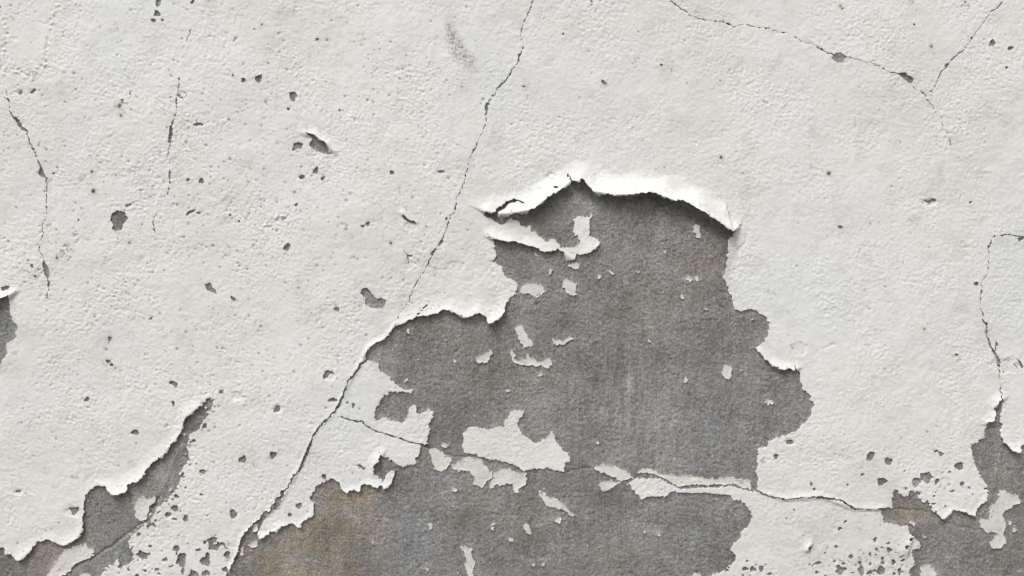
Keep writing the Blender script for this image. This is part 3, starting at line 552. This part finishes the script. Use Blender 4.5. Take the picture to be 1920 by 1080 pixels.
# grey rubbed places
for (x, y, rx, ry, an, k) in [(145,10,10,7,0,.6),(217,57,8,6,0,.5),(205,57,7,6,0,.35),(735,112,9,6,0,.5),(752,125,10,7,-40,.45),(503,92,9,5,-40,.35),(715,386,10,6,0,.5),(205,636,9,11,0,.55),(201,679,14,10,0,.6),(162,749,8,8,0,.5),(1132,156,12,8,20,.6),(1709,4,9,6,0,.5),(1811,10,12,8,0,.4),(1742,380,15,7,5,.5),(1575,427,9,6,0,.5),(1712,413,9,6,0,.4),(660,482,8,6,0,.4),(433,380,14,10,0,.35),(420,412,16,8,-15,.4),(1523,310,9,7,0,.4),(63,137,16,5,10,.45),(20,35,14,6,0,.35),(40,130,40,6,8,.4),(640,463,8,6,0,.35),(265,480,22,7,-40,.25),(400,240,30,6,-10,.3),(1390,110,9,6,0,.2),(1445,548,18,8,20,.45),(1720,408,14,6,0,.35),(205,695,12,5,0,.3),(97,40,5,20,10,.3),(87,80,5,26,8,.35),(80,110,5,16,5,.3),(500,425,60,6,-32,.25),(590,335,40,8,-20,.3),(1660,690,14,5,-25,.35),(1790,668,14,5,20,.3),(140,895,12,5,10,.45),(245,870,14,9,0,.35),(1385,545,8,6,0,.0),(1610,1050,110,30,0,.22),(1755,260,9,9,0,.3),(15,620,9,30,0,0.0),(960,250,8,8,0,.35),(1560,370,12,6,0,.2)]:
    sl, e = ell(x, y, rx, ry, an)
    q = np.clip(e * 1.8, 0, 1) * np.clip(0.15 + 1.3 * speck[sl] + 0.8 * speck2[sl], 0, 1) * k * 1.3
    dirt[sl] = np.maximum(dirt[sl], np.clip(q, 0, 1))
for _ in range(150):
    x, y = (RNG.normal(430, 270), RNG.normal(300, 230)) if RNG.random() < 0.72 else (RNG.uniform(0, 1920), RNG.uniform(0, 1080))
    sl, e = ell(x, y, RNG.uniform(4, 13), RNG.uniform(2.5, 7), RNG.uniform(-60, 30))
    q = np.clip(e * 1.8, 0, 1) * np.clip(0.1 + 1.3 * speck[sl] + 0.8 * speck2[sl], 0, 1) * RNG.uniform(0.25, 0.75)
    dirt[sl] = np.maximum(dirt[sl], np.clip(q, 0, 1)); zp[sl] -= 0.7 * q
# scattered pin holes and dark flecks
flecks = []
for _ in range(1500):
    flecks.append((RNG.uniform(-600, 2500), RNG.uniform(-400, 1500), 0.8 + 1.3 * RNG.random() ** 2.2, RNG.uniform(0.45, 0.95)))
for _ in range(900):                                    # more of them on the left half
    flecks.append((RNG.normal(400, 290), RNG.normal(420, 300), 0.9 + 1.7 * RNG.random() ** 2, RNG.uniform(0.4, 0.9)))
for (cx, cy, n, s) in [(122,472,26,9),(60,512,22,14),(140,440,10,6),(1110,20,6,10),(700,125,14,30),(790,140,24,30),(1190,118,5,6),(1640,1050,40,40)]:
    for _ in range(n):
        flecks.append((RNG.normal(cx, s), RNG.normal(cy, s), RNG.uniform(0.9, 1.6), 0.85))
for (x, y, r, k) in flecks:
    sl = window(x - 5, x + 5, y - 5, y + 5)
    if X[sl].size == 0:
        continue
    d = np.hypot(X[sl] - x, (Y[sl] - y))
    g = np.clip(1.25 - d / (r + 0.5), 0, 1)
    dirt[sl] = np.maximum(dirt[sl], np.clip(g * 1.2, 0, 1) * k * 0.8)
    zp[sl] -= 1.6 * g * k
for (x, y, r) in [(224,197,5),(227,216,3.4),(229,190,2),(552,359,3),(733,455,3),(172,321,3.2),(174,357,5),(242,454,3),(1576,10,3),(1746,86,3.4),(1554,324,4),(1352,294,3),(1732,616,2.4),(491,45,2.4),(1632,418,2),(107,482,3),(66,517,3),(1580,15,2.5)]:
    sl = window(x - 16, x + 16, y - 16, y + 16)
    d = np.hypot(X[sl] - x, (Y[sl] - y - 0.8) * 0.9) + 1.0 * speck2[sl]
    rust[sl] = np.maximum(rust[sl], np.maximum(np.clip(1.25 - d / (r * 1.15), 0, 1), 0.3 * np.clip(1.3 - d / (r * 2.3), 0, 1)))
# yellowed old colour
for (x, y, rx, ry, an, k) in [(60,200,120,130,0,.22),(130,560,220,200,0,.18),(150,900,260,160,0,.2),(20,690,36,30,0,.6),(25,575,16,14,0,.5),(990,425,60,30,25,.45),(1050,470,70,25,0,.35),(855,495,40,30,0,.35),(870,440,60,60,0,.2),(430,375,22,14,0,.5),(425,412,22,10,0,.5),(688,325,16,20,0,.35),(1340,28,80,16,15,.3),(1740,182,22,14,0,.5),(1480,666,40,28,0,.22),(1705,80,120,60,0,.1),(140,950,26,16,0,.7),(140,1050,80,40,0,.3),(265,955,40,40,0,.1),(930,820,130,70,0,.25),(860,885,90,40,0,.25),(1885,690,34,24,0,.3),(1450,800,60,30,-30,.2),(1600,210,200,120,0,.08),(1270,900,140,26,0,.2),(1850,970,50,60,0,.15),(780,740,120,70,0,.12)]:
    sl, e = ell(x, y, rx, ry, an)
    beige[sl] = np.maximum(beige[sl], np.clip(e * 1.7, 0, 1) * k * (0.8 + 0.5 * speck2[sl]))
# brown water mark under the bare place at the left edge
for (x, y, rx, ry, an, k) in [(22,680,14,6,-15,.7),(5,690,10,8,0,.6),(28,575,6,8,0,.35),(10,650,12,8,0,.3)]:
    sl, e = ell(x, y, rx, ry, an)
    rust[sl] = np.maximum(rust[sl], 0.12 * k * np.clip(e * 1.6, 0, 1) * np.clip(0.6 + speck2[sl], 0, 1))
    dirt[sl] = np.maximum(dirt[sl], 0.6 * k * np.clip(e * 1.8, 0, 1) * np.clip(0.4 + 1.2 * speck2[sl], 0, 1))
dirt = np.clip(dirt, 0, 1); rust = np.clip(rust, 0, 1); beige = np.clip(beige, 0, 1)
# cement colouring
cb = np.zeros((NY, NX), np.float32); cp = cb.copy(); cl = cb.copy()
near_big = np.clip(holes_only / 10.0, 0, 1)
cp = np.clip(perlin(X, Y, 28, 53) * 1.3, 0, 0.75) * (1 - near_big)
zb = zb + np.clip(0.5 + 1.4 * perlin(X, Y, 34, 54), -0.4, 1.9) * (1 - near_big)
for (x, y, rx, ry, an, k) in [(8,672,26,24,0,.9),(560,1040,210,120,-20,.9),(645,955,120,80,-30,.9),(670,1040,90,100,10,.5),(690,930,40,36,0,.9),(790,860,40,24,0,.6),(800,600,60,18,0,.9),(950,430,60,36,0,.7),(1340,500,90,60,0,.8),(1250,540,120,70,0,.4),(1190,600,90,50,0,.5),(850,630,200,60,0,.3),(960,710,160,60,0,.45),(870,600,50,30,0,.4),(1370,440,40,50,0,.5),(900,960,120,60,0,.35),(1000,980,70,60,0,.45),(1150,1040,120,60,0,.4),(1260,960,80,30,0,.3),(1290,840,40,20,0,.4),(60,1060,120,60,0,.6),(140,1000,60,40,0,.4),(250,900,120,60,0,.2),(1700,960,90,40,0,1.0),(1860,930,26,60,0,.8),(1800,960,80,30,0,.6),(1900,1040,60,60,0,.6),(1900,900,60,30,0,.5),(870,1030,26,60,0,.5),(900,905,60,26,0,.6)]:
    sl, e = ell(x, y, rx, ry, an)
    k = k if (x < 720 and y > 850) else k * 0.6
    cb[sl] = cb[sl] + (1 - cb[sl]) * np.clip(e * 1.5, 0, 1) ** 1.3 * k * np.clip(0.75 + 0.5 * speck2[sl] + 0.9 * perlin(X[sl], Y[sl], 42, 58), 0, 1)
for (x, y, rx, ry, an, k) in [(1215,610,26,18,0,.55),(1245,612,20,10,0,.4),(1180,720,10,60,0,.45),(1172,740,3,40,-3,.7),(1250,740,6,40,8,.5),(1140,740,14,50,0,.4),(1220,790,50,60,0,.3),(1210,850,120,50,0,.22),(1300,525,30,12,0,.8),(1330,515,40,30,0,.35),(1215,505,40,20,0,.3),(240,940,20,12,0,.8),(1870,885,50,14,-10,.4),(1745,1075,30,25,0,.8),(1020,980,30,14,-20,.8),(1030,965,30,14,0,.5),(670,975,20,14,0,.5),(880,895,30,14,0,.4),(1410,760,50,40,0,.25),(1440,740,14,8,0,.5),(250,1000,40,6,-35,.6),(700,1010,60,60,0,.15),(950,920,40,30,0,.3),(1260,970,20,16,0,.3),(1000,1060,60,24,-20,.3),(1875,860,5,60,3,.45),(1730,975,60,14,0,.35)]:
    sl, e = ell(x, y, rx, ry, an)
    cp[sl] = np.maximum(cp[sl], np.clip(e * 1.6, 0, 1) * k)
for (x, y, rx, ry, an, k) in [(760,1010,100,110,0,.9),(770,680,90,70,0,.5),(1140,960,90,60,0,.8),(1300,1000,70,60,0,.8),(1330,640,110,90,0,.5),(1350,830,110,120,0,.7),(1180,760,110,90,0,.4),(1440,760,70,70,0,.6),(230,1040,70,30,0,.7),(12,610,30,50,0,1.0),(615,930,30,24,0,.7),(1060,1060,60,30,0,.6),(1800,1040,70,40,0,.5)]:
    sl, e = ell(x, y, rx, ry, an)
    cl[sl] = np.maximum(cl[sl], np.clip(e * 1.4, 0, 1) ** 1.3 * k)

scratch = np.zeros((NY, NX), np.float32)                     # where the trowel left pale upright scratches
for (x, y, rx, ry, an, k) in [(1180,740,110,120,0,.75),(1230,840,150,80,0,.55),(1140,960,90,60,0,.6),(1330,960,90,70,0,.35),(1290,690,80,90,0,.4),(860,830,60,60,0,.2),(1240,1010,140,60,0,.35),(1060,800,80,100,0,.35),(780,1000,90,80,0,.25),(1430,760,70,60,0,.3)]:
    sl, e = ell(x, y, rx, ry, an)
    scratch[sl] = np.maximum(scratch[sl], np.clip(e * 1.3, 0, 1) * k * 0.65)
# ------------------------------------------------------------------ labelling connected pieces
def label_points(mask):
    lab = np.full(mask.shape, -1, np.int32); parent = []
    def find(a):
        while parent[a] != a:
            parent[a] = parent[parent[a]]; a = parent[a]
        return a
    prev = []
    for j in range(mask.shape[0]):
        row = np.diff(np.concatenate([[0], mask[j].astype(np.int8), [0]]))
        st, en = np.nonzero(row == 1)[0], np.nonzero(row == -1)[0]
        cur = []; k = 0
        for s, e in zip(st.tolist(), en.tolist()):
            idx = len(parent); parent.append(idx)
            while k < len(prev) and prev[k][1] <= s:
                k += 1
            q = k
            while q < len(prev) and prev[q][0] < e:
                ra, rb = find(prev[q][2]), find(idx)
                if ra != rb:
                    parent[rb] = ra
                q += 1
            lab[j, s:e] = idx
            cur.append((s, e, idx))
        prev = cur
    root = np.array([find(i) for i in range(len(parent))] + [-1], np.int32)
    lab = root[lab]
    u, inv = np.unique(lab, return_inverse=True)
    inv = inv.reshape(lab.shape).astype(np.int32)
    return inv if u[0] == -1 else inv + 1                # 0 = outside the mask
wx_ = np.gradient(XS); wy_ = np.gradient(YS)
AREA = np.outer(wy_, wx_)

# ------------------------------------------------------------------ the wall and its mesh builder
def link(name, mesh, mat, parent):
    o = bpy.data.objects.new(name, mesh)
    scene.collection.objects.link(o)
    if mat is not None:
        mesh.materials.append(mat)
    o.parent = parent
    return o
wall = bpy.data.objects.new('wall', None)
scene.collection.objects.link(wall)
wall['label'] = 'weathered rendered wall with peeling white paint over bare grey cement'
wall['category'] = 'wall'
wall['kind'] = 'thing'

def to_world(x, y, z):
    return np.stack([(x - 960) * MM, -z * MM, ZC + (540 - y) * MM], 1).astype(np.float32)
def tri_mesh(name, co, polys3, polys4, stain):
    """co: (n,3) world, polys3 (a,3), polys4 (b,4), stain (n,4)"""
    me = bpy.data.meshes.new(name)
    me.vertices.add(len(co)); me.vertices.foreach_set('co', co.ravel())
    nl = polys3.size + polys4.size; npoly = len(polys3) + len(polys4)
    me.loops.add(nl)
    me.loops.foreach_set('vertex_index', np.concatenate([polys3.ravel(), polys4.ravel()]).astype(np.int32))
    me.polygons.add(npoly)
    st = np.concatenate([np.arange(len(polys3)) * 3, polys3.size + np.arange(len(polys4)) * 4]).astype(np.int32)
    me.polygons.foreach_set('loop_start', st)
    me.update(calc_edges=True)
    me.polygons.foreach_set('use_smooth', np.ones(npoly, bool))
    at = me.attributes.new('stain', 'FLOAT_COLOR', 'POINT')
    at.data.foreach_set('color', stain.astype(np.float32).ravel())
    return me

NPT = NX * NY; NHE = NY * (NX - 1)
ids = np.arange(NPT).reshape(NY, NX)
heid = NPT + np.arange(NHE).reshape(NY, NX - 1)
veid = NPT + NHE + np.arange((NY - 1) * NX).reshape(NY - 1, NX)
pos = F > 0
plab = label_points(pos)
loose = np.bincount(plab.ravel(), weights=np.outer(np.gradient(YS), np.gradient(XS)).ravel())[plab] < 9000
zp = np.where(loose, und - 1.0 + 0.7 * perlin(X, Y, 30, 37) + 0.75 * (zp - und - lift) + 0.35 * lift, zp).astype(np.float32)
beige = np.where(loose, np.clip(beige + 0.22, 0, 1), beige); dirt = np.where(loose, np.clip(dirt + 0.05 + 0.14 * np.clip(speck2 + 0.2, 0, 1), 0, 1), dirt)
# channel stack, extended with the points where the paint edge crosses grid lines
def extend(c):
    def cross(f0, f1, a, b):
        with np.errstate(divide='ignore', invalid='ignore'):
            t = np.clip(np.nan_to_num(f0 / (f0 - f1)), 0.02, 0.98)
        return a + (b - a) * t
    h_ = cross(F[:, :-1], F[:, 1:], c[:, :-1], c[:, 1:]); v_ = cross(F[:-1], F[1:], c[:-1], c[1:])
    return np.concatenate([c.ravel(), h_.ravel(), v_.ravel()])
EX, EY, EZ, EL = extend(X), extend(Y), extend(zp), extend(lift)
ED, ER, EB = extend(dirt), extend(rust), extend(beige)
# local ids: corners 0 1 2 3 (anticlockwise seen with y up), cut points 4 (0-1) 5 (1-2) 6 (2-3) 7 (3-0)
c0, c1, c2, c3 = ids[:-1, :-1].ravel(), ids[:-1, 1:].ravel(), ids[1:, 1:].ravel(), ids[1:, :-1].ravel()
loc = [c0, c1, c2, c3, heid[:-1].ravel(), veid[:, 1:].ravel(), heid[1:].ravel(), veid[:, :-1].ravel()]
pf = pos.ravel()
case = pf[c0] * 1 + pf[c1] * 2 + pf[c2] * 4 + pf[c3] * 8
TABLE = {1: [[0,4,7]], 2: [[1,5,4]], 4: [[2,6,5]], 8: [[3,7,6]], 3: [[0,1,5,7]], 6: [[1,2,6,4]], 12: [[2,3,7,5]], 9: [[3,0,4,6]],
         7: [[1,2,6,7,0]], 14: [[2,3,7,4,1]], 13: [[3,0,4,5,2]], 11: [[0,1,5,6,3]], 5: [[0,4,7],[2,6,5]], 10: [[1,5,4],[3,7,6]]}
RIM = {1: [(4,7)], 2: [(5,4)], 4: [(6,5)], 8: [(7,6)], 3: [(5,7)], 6: [(6,4)], 12: [(7,5)], 9: [(4,6)], 7: [(6,7)], 14: [(7,4)], 13: [(4,5)], 11: [(5,6)], 5: [(4,7),(6,5)], 10: [(5,4),(7,6)]}
flap_pt = np.zeros((NY, NX), np.int16)
for f in range(1, len(CURLS) + 1):
    lb = label_points((lift_id == f) & (lift > 2.2) & pos)
    ar = np.bincount(lb.ravel(), weights=AREA.ravel()); ar[0] = 0
    if ar.max() > 60:
        flap_pt[lb == ar.argmax()] = f
pl = plab.ravel(); li = lift_id.ravel(); lf = lift.ravel()
FLAP_MIN = 2.2
full = np.nonzero(case == 15)[0]
quads = np.stack([c0[full], c1[full], c2[full], c3[full]], 1)
quad_lab = pl[c0[full]]
tris, tri_lab, rims, rim_lab = [], [], [], []
def corner_of(poly):
    return [k for k in poly if k < 4][0]
for cs, polys in TABLE.items():
    k = np.nonzero(case == cs)[0]
    if not len(k):
        continue
    for poly in polys:
        r = [q for q in poly]
        i = r.index(corner_of(poly)); r = r[i:] + r[:i]
        for a in range(1, len(r) - 1):
            tris.append(np.stack([loc[r[0]][k], loc[r[a]][k], loc[r[a + 1]][k]], 1)); tri_lab.append(pl[loc[r[0]][k]])
    for (a, b), poly in zip(RIM[cs], polys):
        rims.append(np.stack([loc[a][k], loc[b][k]], 1)); rim_lab.append(pl[loc[corner_of(poly)][k]])
tris = np.concatenate(tris); tri_lab = np.concatenate(tri_lab); rims = np.concatenate(rims); rim_lab = np.concatenate(rim_lab)
area = np.bincount(pl, weights=AREA.ravel())
# which curl a face belongs to (only on the sheets)
LI_EXT = np.concatenate([flap_pt.ravel(), np.maximum(flap_pt[:, :-1], flap_pt[:, 1:]).ravel(), np.maximum(flap_pt[:-1], flap_pt[1:]).ravel()])
def flap_ids(vtx):
    if vtx.shape[1] > 2:                               # faces follow their grid corners, rims their cut points
        return np.where(vtx < NPT, LI_EXT[vtx], 0).max(1)
    return LI_EXT[vtx].max(1)
qf, tf, rf = flap_ids(quads), flap_ids(tris), flap_ids(rims)
sheet_ids = np.nonzero(area > 9000)[0]; sheet_ids = sheet_ids[sheet_ids > 0]
is_sheet = np.zeros(len(area), bool); is_sheet[sheet_ids] = True
qf = np.where(is_sheet[quad_lab], qf, 0); tf = np.where(is_sheet[tri_lab], tf, 0); rf = np.where(is_sheet[rim_lab], rf, 0)
crumb = (area < 55)
def key(l, f):
    l = np.where(crumb[l], 0, l)
    return l.astype(np.int64) * 64 + f
kq, kt, kr = key(quad_lab, qf), key(tri_lab, tf), key(rim_lab, rf)
def groups(k):
    o = np.argsort(k, kind='stable'); ks = k[o]
    u, s = np.unique(ks, return_index=True)
    e = np.append(s[1:], len(ks))
    return {int(a): o[b:c] for a, b, c in zip(u, s, e)}
gq, gt, gr = groups(kq), groups(kt), groups(kr)
remap = np.zeros(NPT + NHE + (NY - 1) * NX, np.int64)
def paint_piece(name, k, parent):
    q = quads[gq.get(k, np.zeros(0, int))]; t = tris[gt.get(k, np.zeros(0, int))]; r = rims[gr.get(k, np.zeros(0, int))]
    used = np.unique(np.concatenate([q.ravel(), t.ravel(), r.ravel()]))
    n = len(used)
    remap[used] = np.arange(n)
    q, t, r = remap[q], remap[t], remap[r]
    l = EL[used]
    top = to_world(EX[used], EY[used], EZ[used])
    thick = np.where(l > 2, 1.5, 4.4 - 1.45 * np.clip(l, 0, 2))
    bot = to_world(EX[used], EY[used], EZ[used] - thick)
    st = np.stack([ED[used], ER[used], EB[used], np.ones(n)], 1)
    # back face only where the paint stands off the wall
    qb = q[l[q].max(1) > 0.6][:, ::-1] + n
    tb = t[l[t].max(1) > 0.6][:, ::-1] + n
    rim = np.stack([r[:, 0], r[:, 1], r[:, 1] + n, r[:, 0] + n], 1)
    need = np.zeros(2 * n, bool); need[:n] = True
    need[qb.ravel()] = True; need[tb.ravel()] = True; need[rim.ravel()] = True
    # separate copies of the rim points keep the broken edge crisp
    rim_v = np.unique(rim)
    cp_map = np.full(2 * n, -1, np.int64)
    co = np.concatenate([top, bot]); ss = np.concatenate([st, st])
    newid = np.cumsum(need) - 1
    base = need.sum()
    cp_map[rim_v] = base + np.arange(len(rim_v))
    co_all = np.concatenate([co[need], co[rim_v]]); ss_all = np.concatenate([ss[need], ss[rim_v] * np.array([0.6, 1, 1, 1])])
    p4 = np.concatenate([newid[q], newid[qb], cp_map[rim]]); p3 = np.concatenate([newid[t], newid[tb]])
    # y runs down in the traced frame: flip so that fronts face the viewer
    me = tri_mesh(name, co_all, p3[:, ::-1] if False else p3, p4, ss_all)
    return link(name, me, PAINT, parent)
LIP_LABELS = {'upper': 'bright white paint lip curling out over the large bare patch', 'middle': 'curled paint edge left of the large bare patch', 'strip': 'curled paint edge along the diagonal bare strip', 'peninsula': 'paint tongue reaching into the large bare patch'}
SHEETS, FLAKES = {}, []
for k in sorted(gq.keys() | gt.keys()):
    l, f = divmod(k, 64)
    if f == 0 and l > 0:
        if is_sheet[l]:
            SHEETS[l] = paint_piece('paint_sheet', k, wall)
        else:
            FLAKES.append((l, paint_piece('paint_flake', k, wall)))
    elif l == 0:
        o = paint_piece('paint_crumbs', k, wall)
        o['kind'] = 'stuff'
for k in sorted(gq.keys() | gt.keys()):
    l, f = divmod(k, 64)
    if f > 0 and l in SHEETS:
        n = len(gq.get(k, [])) + len(gt.get(k, []))
        o = paint_piece('curled_edge', k, SHEETS[l])
        lab = LIP_LABELS.get(CURLS[f - 1][0])
        if lab:
            o['label'] = lab

# ------------------------------------------------------------------ bare cement, one piece for each place where paint has gone
blab = label_points(holes_only > 0)
barea = np.bincount(blab.ravel(), weights=AREA.ravel())
blab = np.where((barea[blab] < 30) & (blab > 0), -1, blab)      # tiny pits belong to the common coat
bl = np.where(blab > 0, blab, np.where((bare > 0) | (blab < 0), -1, 0))
for it in range(34):
    grow = (bl == 0)
    if it >= 6:
        grow &= (lift > 0.15)
    for dj, di in ((0, 1), (0, -1), (1, 0), (-1, 0)):
        sh = np.roll(bl, (dj, di), (0, 1))
        bl = np.where(grow & (bl == 0) & (sh != 0), sh, bl)
cell = np.maximum.reduce([bl[:-1, :-1], bl[:-1, 1:], bl[1:, 1:], bl[1:, :-1]]).ravel()
mn = np.minimum.reduce([bl[:-1, :-1], bl[:-1, 1:], bl[1:, 1:], bl[1:, :-1]]).ravel()
cell = np.where(cell == 0, mn, cell)
live = np.nonzero(cell != 0)[0]
bq = np.stack([c0[live], c1[live], c2[live], c3[live]], 1)
gb = groups(cell[live])
zbf = zb.ravel(); XF, YF = X.ravel(), Y.ravel()
CST = np.stack([cb.ravel(), cp.ravel(), cl.ravel(), scratch.ravel()], 1)
for l, idx in gb.items():
    q = bq[idx]
    used = np.unique(q); remap[used] = np.arange(len(used))
    nm = 'cement_coat' if l < 0 else 'bare_cement_patch'
    me = tri_mesh(nm, to_world(XF[used], YF[used], zbf[used]), np.zeros((0, 3), int), remap[q], CST[used])
    o = link(nm, me, CEMENT, wall)
    if l < 0:
        o['kind'] = 'stuff'
    if l > 0 and barea[l] > 4000:
        cxy = (XF[used].mean(), YF[used].mean())
        if 380 < cxy[0] < 1500:
            o['label'] = 'large bare grey cement patch in the middle of the wall'
        elif cxy[0] > 1600 and cxy[1] > 700:
            o['label'] = 'bare cement patch at the lower right corner'
        elif cxy[0] < 380 and cxy[1] > 740:
            o['label'] = 'diagonal bare cement strip at the lower left'

# solid body of the wall behind the render
def box_mesh(name, x0, x1, y0, y1, z0, z1):
    v = [(x, y, z) for x in (x0, x1) for y in (y0, y1) for z in (z0, z1)]
    f = [(0,1,3,2),(4,6,7,5),(0,4,5,1),(2,3,7,6),(0,2,6,4),(1,5,7,3)]
    me = bpy.data.meshes.new(name); me.from_pydata(v, [], f); me.update()
    return me
xa, xb = (XS[0] - 960) * MM, (XS[-1] - 960) * MM
zt = ZC + (540 - YS[0]) * MM
link('masonry_core', box_mesh('masonry_core', xa - 0.002, xb + 0.002, 0.024, 0.25, -0.05, zt + 0.002), CEMENT, wall)

# ------------------------------------------------------------------ ground in front of the wall
g = box_mesh('ground', -60, 60, -60, 60, -0.3, 0.0)
go = link('ground', g, PAVING, None)
go['kind'] = 'structure'
print('GRID', NX, NY, 'sheets', len(SHEETS), 'flakes', len(FLAKES), 'patches', len(gb), 'tris~', sum(len(p.vertices) - 2 for o in bpy.data.objects if o.type == 'MESH' and len(o.data.polygons) < 10 for p in o.data.polygons) + 2 * len(quads) + len(tris) + 2 * len(live))
for l, o in SHEETS.items():
    sel = pl == l
    print('sheet', o.name, int(area[l]), int(XF[sel].min()), int(XF[sel].max()), int(YF[sel].min()), int(YF[sel].max()))
